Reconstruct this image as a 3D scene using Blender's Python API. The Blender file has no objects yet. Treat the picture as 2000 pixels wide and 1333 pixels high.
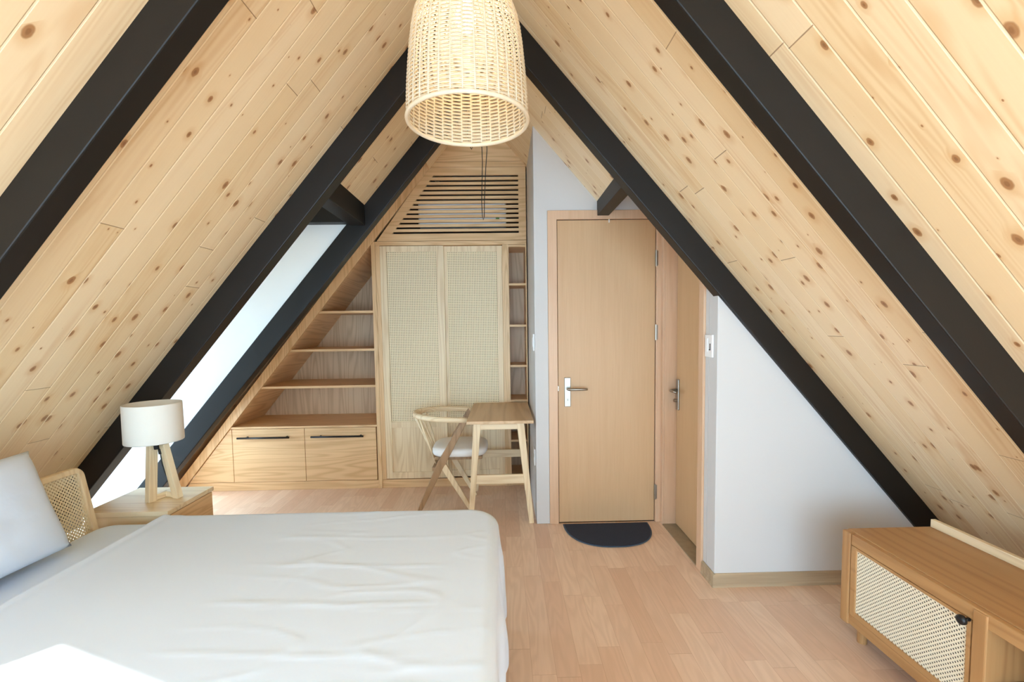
import bpy, bmesh, math, random
from mathutils import Vector, Matrix, noise
random.seed(7)
sc = bpy.context.scene
COL = sc.collection
R = math.radians

# ------------------------------------------------------------------ camera
CAMH = 1.4
pitch, yaw, roll = R(3.6), R(1.1), R(0.8)
f = Vector((math.sin(yaw)*math.cos(pitch), math.cos(yaw)*math.cos(pitch), -math.sin(pitch)))
r0 = f.cross(Vector((0, 0, 1))).normalized(); u0 = r0.cross(f)
rt = r0*math.cos(roll) - u0*math.sin(roll); up = r0*math.sin(roll) + u0*math.cos(roll)
cd = bpy.data.cameras.new('camera'); cam = bpy.data.objects.new('camera', cd); COL.objects.link(cam)
cam.matrix_world = Matrix(((rt.x, up.x, -f.x, 0), (rt.y, up.y, -f.y, 0), (rt.z, up.z, -f.z, CAMH), (0, 0, 0, 1)))
cd.sensor_width = 36; cd.sensor_fit = 'HORIZONTAL'; cd.lens = 36*900/2000
cd.shift_y = (696-666.5)/2000; cd.clip_start = .02
sc.camera = cam

# ------------------------------------------------------------------ light
w = bpy.data.worlds.new('sky'); sc.world = w; w.use_nodes = True
w.node_tree.nodes['Background'].inputs[0].default_value = (0.56, 0.78, 1.0, 1)
w.node_tree.nodes['Background'].inputs[1].default_value = 5.0
sun = bpy.data.objects.new('sun', bpy.data.lights.new('sun', 'SUN')); COL.objects.link(sun)
sun.data.energy = 4.2; sun.data.angle = R(.6); sun.data.color = (1, .96, .89)
sun.rotation_euler = Vector((0.25, 1.1, -1)).to_track_quat('-Z', 'Y').to_euler(); sun.location = (-2, -4, 6)
def portal(name, loc, size, direction):
    l = bpy.data.lights.new(name, 'AREA'); l.shape = 'RECTANGLE'; l.size, l.size_y = size
    l.cycles.is_portal = True
    o = bpy.data.objects.new(name, l); COL.objects.link(o); o.location = loc
    o.rotation_euler = Vector(direction).to_track_quat('-Z', 'Z').to_euler()
portal('portal_gable', (-.1, -1.82, 1.13), (5.3, 2.22), (0, 1, 0))
portal('portal_dormer', (-2.93, 2.78, 1.12), (.66, 2.1), (1, 0, 0))
portal('portal_low', (-2.68, 3.56, .47), (.6, .56), (.76, 0, -.65))
sc.view_settings.view_transform = 'Standard'; sc.view_settings.look = 'None'
sc.view_settings.gamma = 1; sc.view_settings.use_curve_mapping = False
sc.view_settings.exposure = 1.32
sc.cycles.max_bounces = 10; sc.cycles.diffuse_bounces = 7; sc.cycles.transparent_max_bounces = 16
sc.cycles.sample_clamp_indirect = 6; sc.cycles.use_denoising = True
sc.cycles.caustics_reflective = False; sc.cycles.caustics_refractive = False

# ------------------------------------------------------------------ materials
class NT:
    def __init__(s, name):
        s.m = bpy.data.materials.new(name); s.m.use_nodes = True; s.t = s.m.node_tree
        s.b = s.t.nodes['Principled BSDF']; s.out = s.t.nodes['Material Output']
    def n(s, kind, **kw):
        nd = s.t.nodes.new('ShaderNode'+kind)
        for k, v in kw.items(): setattr(nd, k, v)
        return nd
    def l(s, a, b): s.t.links.new(a, b)
    def put(s, sock, v):
        if isinstance(v, bpy.types.NodeSocket): s.l(v, sock)
        elif v is not None: sock.default_value = v
    def math(s, op, a, b=None, c=None, clamp=False):
        nd = s.n('Math', operation=op); nd.use_clamp = clamp
        for i, v in enumerate((a, b, c)):
            if v is not None: s.put(nd.inputs[i], v)
        return nd.outputs[0]
    def sep(s, v):
        nd = s.n('SeparateXYZ'); s.l(v, nd.inputs[0]); return nd.outputs
    def comb(s, x=0., y=0., z=0.):
        nd = s.n('CombineXYZ')
        for i, v in enumerate((x, y, z)): s.put(nd.inputs[i], v)
        return nd.outputs[0]
    def obj(s): return s.n('TexCoord').outputs['Object']
    def noise(s, v, scale, detail=2., rough=.5, dist=0., out=0):
        nd = s.n('TexNoise'); s.l(v, nd.inputs['Vector'])
        nd.inputs['Scale'].default_value = scale; nd.inputs['Detail'].default_value = detail
        nd.inputs['Roughness'].default_value = rough; nd.inputs['Distortion'].default_value = dist
        return nd.outputs[out]
    def mix(s, fac, a, b, mode='MIX'):
        nd = s.n('Mix', data_type='RGBA', blend_type=mode); s.put(nd.inputs[0], fac)
        s.put(nd.inputs[6], a); s.put(nd.inputs[7], b); return nd.outputs[2]
    def sstep(s, v, a, b, lo=0., hi=1.):
        nd = s.n('MapRange', interpolation_type='SMOOTHSTEP'); s.put(nd.inputs[0], v)
        for i, x in zip((1, 2, 3, 4), (a, b, lo, hi)): s.put(nd.inputs[i], x)
        return nd.outputs[0]
    def bump(s, h, strength=.3, dist=.002):
        nd = s.n('Bump'); s.l(h, nd.inputs['Height']); nd.inputs['Strength'].default_value = strength
        nd.inputs['Distance'].default_value = dist; s.l(nd.outputs[0], s.b.inputs['Normal']); return nd
    def white(s, v, out=0):
        nd = s.n('TexWhiteNoise', noise_dimensions='3D'); s.l(v, nd.inputs[0]); return nd.outputs[out]
def c4(c): return (c[0], c[1], c[2], 1)

def plain(name, col, rough=.5, metal=0., spec=None, var=.04, sc_=8.):
    t = NT(name); o = t.obj()
    k = t.noise(o, sc_, 3.)
    a = c4([x*(1-var) for x in col]); b = c4([min(1, x*(1+var)) for x in col])
    t.l(t.mix(k, a, b), t.b.inputs['Base Color'])
    t.b.inputs['Roughness'].default_value = rough; t.b.inputs['Metallic'].default_value = metal
    if spec is not None: t.b.inputs['Specular IOR Level'].default_value = spec
    return t.m

def oak(name, dark, light, axis='z', rings=40., rough=.45, fig=.55, fine=.35, sc_=1.):
    t = NT(name); x, y, z = t.sep(t.obj())
    g, a, b = {'x': (x, y, z), 'y': (y, x, z), 'z': (z, x, y)}[axis]
    v = t.comb(t.math('MULTIPLY', g, .16*sc_), t.math('MULTIPLY', a, 2.2*sc_), t.math('MULTIPLY', b, 2.2*sc_))
    base = t.noise(v, 2.2, 2., .45, .25)
    ring = t.math('MULTIPLY_ADD', t.math('SINE', t.math('MULTIPLY', base, rings*6.28/2)), .5, .5)
    vf = t.comb(t.math('MULTIPLY', g, 4.), t.math('MULTIPLY', a, 120.), t.math('MULTIPLY', b, 120.))
    fib = t.noise(vf, 1., 3., .6)
    tone = t.noise(t.comb(t.math('MULTIPLY', g, .5), t.math('MULTIPLY', a, 3.), t.math('MULTIPLY', b, 3.)), 1.5, 1.)
    ring = t.math('POWER', ring, 2.2)
    k = t.math('ADD', t.math('MULTIPLY', ring, fig*.55), t.math('MULTIPLY', fib, fine))
    k = t.math('ADD', k, t.math('MULTIPLY', tone, .35), clamp=True)
    t.l(t.mix(t.sstep(k, .15, .95), c4(light), c4(dark)), t.b.inputs['Base Color'])
    t.b.inputs['Roughness'].default_value = rough
    t.bump(fib, .12, .001)
    return t.m

def pine(name):
    """boards run along local x, 96 mm wide along local y"""
    t = NT(name); x, y, z = t.sep(t.obj()); W = .096
    vy = t.math('DIVIDE', y, W); row = t.math('FLOOR', vy); fy = t.math('SUBTRACT', vy, row)
    rr = t.white(t.comb(row, 3.1, 0.)); L = 1.9
    ux = t.math('DIVIDE', t.math('ADD', x, t.math('MULTIPLY', rr, 7.3)), L); seg = t.math('FLOOR', ux); fx = t.math('SUBTRACT', ux, seg)
    cid = t.comb(row, seg, 1.7); rc = t.white(cid); rc2 = t.white(t.comb(seg, row, 9.3))
    # knots
    kv = t.comb(t.math('ADD', t.math('DIVIDE', x, .135), t.math('MULTIPLY', rc, 31.)), t.math('DIVIDE', y, .085), t.math('MULTIPLY', rc, 17.))
    vo = t.n('TexVoronoi', voronoi_dimensions='2D', feature='F1'); t.l(kv, vo.inputs['Vector']); vo.inputs['Scale'].default_value = 1; vo.inputs['Randomness'].default_value = .95
    wob = t.noise(t.obj(), 60., 1.)
    d = t.math('ADD', vo.outputs['Distance'], t.math('MULTIPLY', t.math('SUBTRACT', wob, .5), .05))
    cr = t.sep(vo.outputs['Color'])
    size = t.math('MULTIPLY', t.math('POWER', t.sstep(cr[0], .35, 1.), 2.), .115)
    size = t.math('ADD', size, t.math('MULTIPLY', t.math('GREATER_THAN', cr[0], .42), .022))
    q = t.math('DIVIDE', d, t.math('MAXIMUM', size, .0005))
    knot = t.sstep(q, .75, 1.15, 1., 0.); halo = t.sstep(q, .8, 3.2, 1., 0.); core = t.sstep(q, .2, .65, 1., 0.)
    ringk = t.math('MULTIPLY', t.math('MULTIPLY_ADD', t.math('SINE', t.math('MULTIPLY', q, 16.)), .5, .5), knot)
    # grain
    yy = t.math('ADD', y, t.math('MULTIPLY', halo, .012))
    gv = t.comb(t.math('ADD', t.math('MULTIPLY', x, .35), t.math('MULTIPLY', rc, 19.)), t.math('MULTIPLY', yy, 5.5), t.math('MULTIPLY', rc2, 23.))
    g1 = t.noise(gv, 1.6, 2., .5, .15)
    ring = t.math('MULTIPLY_ADD', t.math('SINE', t.math('MULTIPLY', g1, 95.)), .5, .5)
    amp = t.sstep(t.noise(t.comb(t.math('MULTIPLY', x, .6), t.math('MULTIPLY', y, 9.), rc), 1.1, 1.), .40, .72)
    fib = t.noise(t.comb(t.math('MULTIPLY', x, 6.), t.math('MULTIPLY', y, 190.), 0.), 1., 2.)
    col = t.mix(rc, (.84, .67, .44, 1), (.79, .60, .355, 1))
    col = t.mix(t.math('MULTIPLY', t.math('MULTIPLY', ring, amp), .50), col, (.60, .34, .14, 1))
    col = t.mix(t.math('MULTIPLY', fib, .16), col, (.60, .36, .16, 1))
    col = t.mix(t.math('MULTIPLY', halo, .38), col, (.58, .30, .10, 1))
    col = t.mix(t.math('MULTIPLY', knot, .85), col, (.33, .14, .045, 1))
    col = t.mix(t.math('MULTIPLY', ringk, .45), col, (.42, .22, .10, 1))
    col = t.mix(t.math('MULTIPLY', core, .5), col, (.16, .06, .02, 1))
    edge = t.math('MINIMUM', fy, t.math('SUBTRACT', 1., fy))
    groove = t.sstep(edge, .016, .04, 1., 0.)
    ex = t.math('MINIMUM', fx, t.math('SUBTRACT', 1., fx)); gx = t.sstep(ex, .0004, .0011, 1., 0.)
    col = t.mix(t.math('MULTIPLY', groove, .8), col, (.93, .76, .52, 1))  # cream along the grooves: lit bevel edges put into the colour
    col = t.mix(t.math('MULTIPLY', gx, .75), col, (.25, .13, .06, 1))
    t.l(col, t.b.inputs['Base Color']); t.b.inputs['Roughness'].default_value = .42
    h = t.math('SUBTRACT', t.math('MULTIPLY', fib, .04), t.math('ADD', groove, gx))
    t.bump(h, .5, .0025)
    return t.m

def laminate(name):
    """three-strip floor: strips along y"""
    t = NT(name); x, y, z = t.sep(t.obj()); W = .098
    vx = t.math('DIVIDE', x, W); row = t.math('FLOOR', vx); fx = t.math('SUBTRACT', vx, row)
    rr = t.white(t.comb(row, 5.2, 0.)); L = .52
    uy = t.math('DIVIDE', t.math('ADD', y, t.math('MULTIPLY', rr, 9.1)), L)
    uy = t.math('ADD', uy, t.math('MULTIPLY', t.math('SINE', t.math('MULTIPLY', uy, 1.9)), .22))
    seg = t.math('FLOOR', uy); fy = t.math('SUBTRACT', uy, seg)
    rc = t.white(t.comb(row, seg, 2.)); rc2 = t.white(t.comb(seg, row, 4.))
    gv = t.comb(t.math('MULTIPLY', x, 7.), t.math('ADD', t.math('MULTIPLY', y, .9), t.math('MULTIPLY', rc, 13.)), t.math('MULTIPLY', rc2, 29.))
    g1 = t.noise(gv, 1.3, 2., .5, .2)
    ring = t.math('MULTIPLY_ADD', t.math('SINE', t.math('MULTIPLY', g1, 70.)), .5, .5)
    fib = t.noise(t.comb(t.math('MULTIPLY', x, 170.), t.math('MULTIPLY', y, 7.), 0.), 1., 3., .6)
    col = t.mix(rc, (.84, .63, .47, 1), (.70, .46, .32, 1))
    col = t.mix(t.math('MULTIPLY', ring, .28), col, (.56, .37, .24, 1))
    col = t.mix(t.math('MULTIPLY', fib, .32), col, (.55, .38, .26, 1))
    ex = t.math('MINIMUM', fx, t.math('SUBTRACT', 1., fx)); ey = t.math('MINIMUM', fy, t.math('SUBTRACT', 1., fy))
    ln = t.math('MAXIMUM', t.sstep(ex, .004, .014, 1., 0.), t.sstep(ey, .0008, .003, 1., 0.))
    col = t.mix(t.math('MULTIPLY', ln, .45), col, (.40, .22, .12, 1))
    t.l(col, t.b.inputs['Base Color'])
    t.b.inputs['Roughness'].default_value = .38; t.bump(fib, .05, .001)
    return t.m

def cane(name, axes, pitch_, rad, stagger=True, col=(.80, .66, .42), hole=None):
    """woven cane: a sheet with round openings"""
    t = NT(name); p = t.sep(t.obj()); a, b = p[axes[0]], p[axes[1]]
    def dist(off):
        u = t.math('SUBTRACT', t.math('FRACT', t.math('ADD', t.math('DIVIDE', a, pitch_), off)), .5)
        v = t.math('SUBTRACT', t.math('FRACT', t.math('ADD', t.math('DIVIDE', b, pitch_), off)), .5)
        return t.math('SQRT', t.math('ADD', t.math('MULTIPLY', u, u), t.math('MULTIPLY', v, v)))
    d = dist(0.)
    if stagger: d = t.math('MINIMUM', d, dist(.5))
    strand = t.math('MULTIPLY_ADD', t.math('SINE', t.math('MULTIPLY', t.math('ADD', a, b), 6.2832/pitch_)), .5, .5)
    c = t.mix(t.math('MULTIPLY', strand, .22), c4(col), c4([k*.72 for k in col]))
    t.l(c, t.b.inputs['Base Color']); t.b.inputs['Roughness'].default_value = .5
    t.bump(t.math('ADD', strand, t.math('MULTIPLY', d, 1.5)), .4, .0015)
    tr = t.n('BsdfTransparent'); mx = t.n('MixShader')
    t.l(t.sstep(d, rad-.02, rad+.02, 1., 0.), mx.inputs[0]); t.l(t.b.outputs[0], mx.inputs[1]); t.l(tr.outputs[0], mx.inputs[2])
    t.l(mx.outputs[0], t.out.inputs[0])
    return t.m

def cloth(name, col, bump_=.25, scale=1.):
    t = NT(name); o = t.obj()
    t.b.inputs['Base Color'].default_value = c4(col); t.b.inputs['Roughness'].default_value = .85
    t.b.inputs['Specular IOR Level'].default_value = .2
    a = t.noise(o, 5.*scale, 4., .55, 1.2); b = t.noise(o, 900., 1.)
    t.bump(t.math('ADD', a, t.math('MULTIPLY', b, .02)), bump_, .012)
    return t.m

M = {}
M['pine'] = pine('pine_boards')
M['floor'] = laminate('laminate_floor')
M['wall_lit'] = plain('white_plaster_window_lit', (.80, .785, .75), .75, var=.012, sc_=3.)  # same white plaster, lightened so its colour carries the window light
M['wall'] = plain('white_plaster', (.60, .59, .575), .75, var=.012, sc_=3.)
M['steel'] = plain('black_painted_steel', (.0085, .0062, .0045), .46, spec=.32, var=.25, sc_=5.)
OD, OL = (.57, .345, .16), (.80, .555, .305)
M['oak_x'] = oak('oak_veneer_x', OD, OL, 'x')
M['oak_y'] = oak('oak_veneer_y', OD, OL, 'y')
M['oak_z'] = oak('oak_veneer_z', OD, OL, 'z')
M['oak_back'] = oak('oak_back_veneer', (.50, .335, .20), (.68, .50, .32), 'z', rings=40, fig=.7)
PD, PL = (.64, .47, .27), (.84, .69, .46)
M['ash_x'] = oak('pale_ash_x', PD, PL, 'x', rings=34)
M['ash_y'] = oak('pale_ash_y', PD, PL, 'y', rings=34)
M['ash_z'] = oak('pale_ash_z', PD, PL, 'z', rings=34)
M['beech_z'] = oak('door_veneer_z', (.52, .315, .155), (.62, .40, .215), 'z', rings=6, fig=.15, fine=.5)
M['beech_frame'] = oak('door_casing_veneer', (.55, .33, .19), (.70, .47, .305), 'z', rings=10, fig=.25, fine=.5)
M['walnut'] = oak('brown_ash', (.22, .125, .06), (.40, .25, .135), 'z', rings=20)
M['teak_y'] = oak('tv_oak_y', (.34, .165, .06), (.47, .26, .105), 'y', rings=22)
M['teak_z'] = oak('tv_oak_z', (.34, .165, .06), (.47, .26, .105), 'z', rings=22)
M['desk_y'] = oak('desk_oak_y', (.52, .33, .17), (.70, .49, .29), 'y', rings=18)
M['skirt'] = oak('skirting_grey_oak', (.36, .26, .16), (.52, .40, .26), 'x', rings=14, fine=.6)
M['black'] = plain('black_metal', (.012, .012, .013), .38, metal=.3, var=.1)
M['chrome'] = plain('brushed_steel', (.37, .335, .28), .36, metal=1., var=.05)
M['white'] = plain('white_plastic', (.85, .85, .84), .35, var=.01)
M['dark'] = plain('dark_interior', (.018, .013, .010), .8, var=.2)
M['sheet'] = cloth('white_cotton', (.71, .82, .97), .04)
M['pillow'] = cloth('white_pillowcase', (.68, .765, .89), .15)
M['seat'] = cloth('grey_white_fabric', (.80, .79, .77), .08, 6.)
M['linen'] = cloth('cream_lamp_linen', (.80, .76, .68), .03, 10.)
M['mat'] = plain('navy_carpet', (.018, .024, .042), .95, var=.5, sc_=260.)
M['matrim'] = plain('navy_binding', (.05, .075, .11), .8, var=.2, sc_=90.)
M['cane_door'] = cane('cane_fine', (0, 2), .0148, .235, False, (.90, .76, .50))
M['cane_tv'] = cane('cane_tv', (1, 2), .0158, .215, True, (.90, .82, .64))
M['cane_head'] = cane('cane_headboard', (1, 2), .0165, .225, True, (.84, .75, .55))
M['wire'] = plain('black_cable', (.01, .01, .01), .5)
M['thresh'] = plain('grey_threshold', (.30, .235, .15), .5, var=.25, sc_=25.)
M['green'] = plain('green_label', (.03, .22, .04), .5)
def glass(name):
    t = NT(name)
    t.b.inputs['Base Color'].default_value = (1, 1, 1, 1); t.b.inputs['Roughness'].default_value = 0
    t.b.inputs['Transmission Weight'].default_value = 1; t.b.inputs['IOR'].default_value = 1.45
    tr = t.n('BsdfTransparent'); tr.inputs[0].default_value = (.95, .97, .97, 1)
    gl = t.n('BsdfGlossy'); gl.inputs['Roughness'].default_value = 0
    mx = t.n('MixShader'); mx.inputs[0].default_value = .05
    t.l(tr.outputs[0], mx.inputs[1]); t.l(gl.outputs[0], mx.inputs[2]); t.l(mx.outputs[0], t.out.inputs[0])
    return t.m
M['glass'] = glass('window_glass')
def rattan(name):
    t = NT(name); o = t.obj()
    k = t.noise(o, 40., 2.)
    col = t.mix(k, (.77, .65, .46, 1), (.88, .79, .62, 1))
    t.l(col, t.b.inputs['Base Color']); t.b.inputs['Roughness'].default_value = .45
    ts = t.n('BsdfTranslucent'); t.l(col, ts.inputs[0]); mx = t.n('MixShader'); mx.inputs[0].default_value = .28
    t.l(t.b.outputs[0], mx.inputs[1]); t.l(ts.outputs[0], mx.inputs[2]); t.l(mx.outputs[0], t.out.inputs[0])
    return t.m
M['rattan'] = rattan('cream_rattan')
def glow(name, col, s):
    t = NT(name); t.b.inputs['Emission Color'].default_value = c4(col); t.b.inputs['Emission Strength'].default_value = s
    t.b.inputs['Base Color'].default_value = c4(col); return t.m
M['bulb'] = glow('lit_bulb', (1, .86, .62), 20.)

# ------------------------------------------------------------------ helpers
def BM(): return bmesh.new()
def face(bm, pts): return bm.faces.new([bm.verts.new(p) for p in pts])
def prism(bm, poly, axis, a0, a1):
    """poly: 2D points in the two other axes (x,y / x,z / y,z order); extruded along axis"""
    def P(p, a): return {'x': (a, p[0], p[1]), 'y': (p[0], a, p[1]), 'z': (p[0], p[1], a)}[axis]
    v0 = [bm.verts.new(P(p, a0)) for p in poly]; v1 = [bm.verts.new(P(p, a1)) for p in poly]
    n = len(poly); fs = [bm.faces.new(v0), bm.faces.new(v1[::-1])]
    for i in range(n): fs.append(bm.faces.new((v0[i], v1[i], v1[(i+1) % n], v0[(i+1) % n])))
    bmesh.ops.recalc_face_normals(bm, faces=fs); return bm
def box(bm, x0, x1, y0, y1, z0, z1): return prism(bm, [(x0, y0), (x1, y0), (x1, y1), (x0, y1)], 'z', z0, z1)
def frame_rect(bm, o, i, axis, a0, a1):
    """rectangular ring: o,i = (u0,u1,v0,v1) outer and inner"""
    for p in ([(o[0], o[2]), (i[0], o[2]), (i[0], o[3]), (o[0], o[3])], [(i[1], o[2]), (o[1], o[2]), (o[1], o[3]), (i[1], o[3])],
              [(i[0], o[2]), (i[1], o[2]), (i[1], i[2]), (i[0], i[2])], [(i[0], i[3]), (i[1], i[3]), (i[1], o[3]), (i[0], o[3])]):
        prism(bm, p, axis, a0, a1)
    return bm
def tube(bm, pts, rad, seg=10, cap=True, sx=1., sy=1., upv=None):
    pts = [Vector(p) for p in pts]; n = len(pts)
    if not isinstance(rad, (list, tuple)): rad = [rad]*n
    rings = []; ref = None
    for i, p in enumerate(pts):
        t = (pts[min(i+1, n-1)]-pts[max(i-1, 0)]).normalized()
        if upv is not None: ref = Vector(upv)
        elif ref is None: ref = Vector((0, 0, 1)) if abs(t.z) < .9 else Vector((1, 0, 0))
        a = t.cross(ref).normalized(); b = a.cross(t).normalized()
        if upv is None: ref = b
        rings.append([bm.verts.new(p+a*math.cos(k*2*math.pi/seg)*rad[i]*sx+b*math.sin(k*2*math.pi/seg)*rad[i]*sy) for k in range(seg)])
    fs = []
    for i in range(n-1):
        for k in range(seg): fs.append(bm.faces.new((rings[i][k], rings[i][(k+1) % seg], rings[i+1][(k+1) % seg], rings[i+1][k])))
    if cap: fs.append(bm.faces.new(rings[0][::-1])); fs.append(bm.faces.new(rings[-1]))
    bmesh.ops.recalc_face_normals(bm, faces=fs); return bm
def bar(bm, p, q, w0, h0, w1=None, h1=None, side=(0, 1, 0)):
    """four-sided tapered bar from p to q; side = direction of its width"""
    p, q = Vector(p), Vector(q); w1 = w0 if w1 is None else w1; h1 = h0 if h1 is None else h1
    t = (q-p).normalized(); s = Vector(side); s = (s-t*s.dot(t)).normalized(); k = t.cross(s)
    A = [bm.verts.new(p+s*a*w0/2+k*b*h0/2) for a, b in ((-1, -1), (1, -1), (1, 1), (-1, 1))]
    B = [bm.verts.new(q+s*a*w1/2+k*b*h1/2) for a, b in ((-1, -1), (1, -1), (1, 1), (-1, 1))]
    fs = [bm.faces.new(A), bm.faces.new(B[::-1])]+[bm.faces.new((A[i], B[i], B[(i+1) % 4], A[(i+1) % 4])) for i in range(4)]
    bmesh.ops.recalc_face_normals(bm, faces=fs); return bm
def lathe(bm, prof, cx, cy, seg=32):
    rings = [[bm.verts.new((cx+r*math.cos(k*2*math.pi/seg), cy+r*math.sin(k*2*math.pi/seg), z)) for k in range(seg)] for r, z in prof]
    fs = []
    for i in range(len(rings)-1):
        for k in range(seg): fs.append(bm.faces.new((rings[i][k], rings[i][(k+1) % seg], rings[i+1][(k+1) % seg], rings[i+1][k])))
    bmesh.ops.recalc_face_normals(bm, faces=fs); return bm
def wloc(o):
    v = Vector((0, 0, 0))
    while o is not None: v += o.location; o = o.parent
    return v
def obj(name, bm, mat, parent=None, bevel=0., smooth=False, origin=None, seg=2):
    me = bpy.data.meshes.new(name)
    base = wloc(parent) if parent else Vector((0, 0, 0))
    o = bpy.data.objects.new(name, me); COL.objects.link(o)
    off = Vector(origin)-base if origin is not None else Vector((0, 0, 0))
    o.location = off
    bmesh.ops.translate(bm, verts=bm.verts, vec=-(base+off))
    if smooth:
        for fc in bm.faces: fc.smooth = True
    bm.to_mesh(me); bm.free(); me.materials.append(M[mat])
    o.parent = parent
    if bevel:
        b = o.modifiers.new('bevel', 'BEVEL'); b.width = bevel; b.segments = seg; b.limit_method = 'ANGLE'; b.angle_limit = R(40)
        if smooth: b.harden_normals = False
    return o
def tag(o, label, cat, group=None):
    o['label'] = label; o['category'] = cat
    if group: o['group'] = group
    return o
def thing(name, label, cat, loc=(0, 0, 0), group=None):
    o = bpy.data.objects.new(name, None); COL.objects.link(o); o.location = loc; o.empty_display_size = .1
    return tag(o, label, cat, group)
def struct(name, bm, mat, parent=None, **k):
    o = obj(name, bm, mat, parent, **k)
    if parent is None: o['kind'] = 'structure'
    return o
def sempty(name, loc):
    o = bpy.data.objects.new(name, None); COL.objects.link(o); o.location = loc; o['kind'] = 'structure'; return o

# ------------------------------------------------------------------ the shell
XA, ZA = -.12, 3.147                  # ridge
SL, SR = 1.187, 1.158                 # slopes
XL, XR = XA-ZA/SL, XA+ZA/SR           # feet of the roof on the floor
def zl(x, d=0.): return ZA+d+SL*(x-XA)
def zr(x, d=0.): return ZA+d-SR*(x-XA)
Y1, Y2, Y3, YC = 1.28, 2.34, 3.12, 4.0
RW = .08
YB = -1.8
struct('floor', box(BM(), -3.3, 3.0, YB-.1, 4.9, -.12, 0), 'floor')

def slope_panel(name, side, ya, yb, xa, xb, lift=0., holes=()):
    """board-clad roof panel between y=ya..yb, x=xa..xb; local x runs up the slope, local y along the ridge"""
    s = SL if side == 'L' else SR
    ang = math.atan(s)
    zz = (lambda x: zl(x, lift)) if side == 'L' else (lambda x: zr(x, lift))
    foot = Vector((xa, 0, zz(xa))) if side == 'L' else Vector((xb, 0, zz(xb)))
    Ls = abs(xb-xa)/math.cos(ang)
    bm = BM(); T = .10
    def add(u0, u1, v0, v1):
        box(bm, u0, u1, v0, v1, 0, T)
    # cut around rectangular holes given as (u0,u1,v0,v1) polygons
    if not holes: add(0, Ls, ya, yb)
    else:
        h = holes[0]
        add(0, Ls, ya, h[2]); add(0, Ls, h[3], yb); add(0, h[0], h[2], h[3])
        prism(bm, [(Ls, h[2]), (Ls, h[3]), (h[1], h[3]), (h[4] if len(h) > 4 else h[1], h[2])], 'z', 0, T)
    me = bpy.data.meshes.new(name); bm.to_mesh(me); bm.free(); me.materials.append(M['pine'])
    o = bpy.data.objects.new(name, me); COL.objects.link(o); o.location = foot
    if side == 'L': ux = Vector((math.cos(ang), 0, math.sin(ang)))
    else: ux = Vector((-math.cos(ang), 0, math.sin(ang)))
    n = Vector((-ux.z, 0, ux.x)) if side == 'L' else Vector((-ux.z, 0, ux.x))
    if n.z < 0: n = -n
    vy = n.cross(ux)                      # right-handed
    # keep local y along +Y or -Y
    m = Matrix(((ux.x, vy.x, n.x), (ux.y, vy.y, n.y), (ux.z, vy.z, n.z)))
    if vy.y < 0:                          # mirror the mesh in y so that world y is as given
        for v in me.vertices: v.co.y = -v.co.y
        me.flip_normals()
    o.rotation_euler = m.to_euler(); o['kind'] = 'structure'
    return o
UL = lambda x: (x-XL)*math.sqrt(1+SL*SL)          # distance up the left slope
# left roof: bay A (to the second rafter) with an unseen skylight hole near the camera; bay B above the dormer; bay C beyond the third rafter
SKY = (1.33, 2.078, -.68, .077, 2.72)   # trapezoid: lower u, upper u at the far edge, v range, upper u at the near edge
slope_panel('ceiling_left', 'L', YB, Y2+.03, XL, XA, 0, (SKY,))
slope_panel('ceiling_left', 'L', Y2+.03, 3.205, -.93, XA)
slope_panel('ceiling_left', 'L', 3.2, 4.75, XL-.22, -.235, .27, ((.30, 1.0, 3.27, 3.85),))  # low opening hidden by the rafter, added for floor sun and cabinet light
slope_panel('ceiling_right', 'R', YB, Y2+.03, XA, XR)
slope_panel('ceiling_right', 'R', Y2+.03, Y3+.10, XA, .67)
slope_panel('ceiling_right', 'R', Y3+.10, 4.75, -.235, .67)
# ridge closing piece above the lifted bay
struct('ceiling_ridge', prism(BM(), [(-.6, 2.74), (XA, 3.315), (.4, 2.72), (.4, 3.6), (-.6, 3.6)], 'y', YB-.05, 4.78), 'pine')
struct('wall_riser', prism(BM(), [(XL-.3, zl(XL-.3)+.03), (XA, ZA+.03), (XA, ZA+.6), (XL-.3, zl(XL-.3)+.6)], 'y', 3.205, 3.235), 'wall')
# back wall behind the cabinets and white walls
struct('wall_back', box(BM(), -3.3, .9, 4.66, 4.76, 0, 3.6), 'wall')
XW = .222
YD = 3.19                                # door wall
bm = BM()
prism(bm, [(XW, 0), (.315, 0), (.315, 2.185), (1.2, 2.185), (1.2, 2.42), (.67, 2.42), (.67, zr(.67)+.02), (XW, zr(XW)+.02)], 'y', YD, YD+.12)
prism(bm, [(1.095, 0), (1.2, 0), (1.2, 2.185), (1.095, 2.185)], 'y', YD, YD+.12)
struct('wall_door', bm, 'wall', bevel=.004)
bm = BM(); prism(bm, [(YD+.10, 0), (4.70, 0), (4.70, zr(XW)+.02), (YD+.10, zr(XW)+.02)], 'x', XW, XW+.1)
struct('wall_side', bm, 'wall')
XB = 1.11; YF = 2.362                    # the bathroom block
bm = BM(); prism(bm, [(XB, 0), (XR+.3, 0), (XR+.3, -.02), (XR+.02, 0), (XB, zr(XB)+.03)][:2]+[(XR+.02, .02), (XB, zr(XB)+.03)], 'y', YF, YF+.10)
struct('wall_front_right', bm, 'wall', bevel=.004)
bm = BM()
prism(bm, [(YF+.10, 0), (2.545, 0), (2.545, 2.35), (YF+.06, 2.35), (YF+.06, zr(XB)), (YF+.10, zr(XB))], 'x', XB, XB+.10)
prism(bm, [(2.545, 2.14), (3.15, 2.14), (3.15, 2.35), (2.545, 2.35)], 'x', XB, XB+.10)
prism(bm, [(3.15, 0), (3.19, 0), (3.19, 2.35), (3.15, 2.35)], 'x', XB, XB+.10)
struct('wall_right', bm, 'wall')
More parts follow.
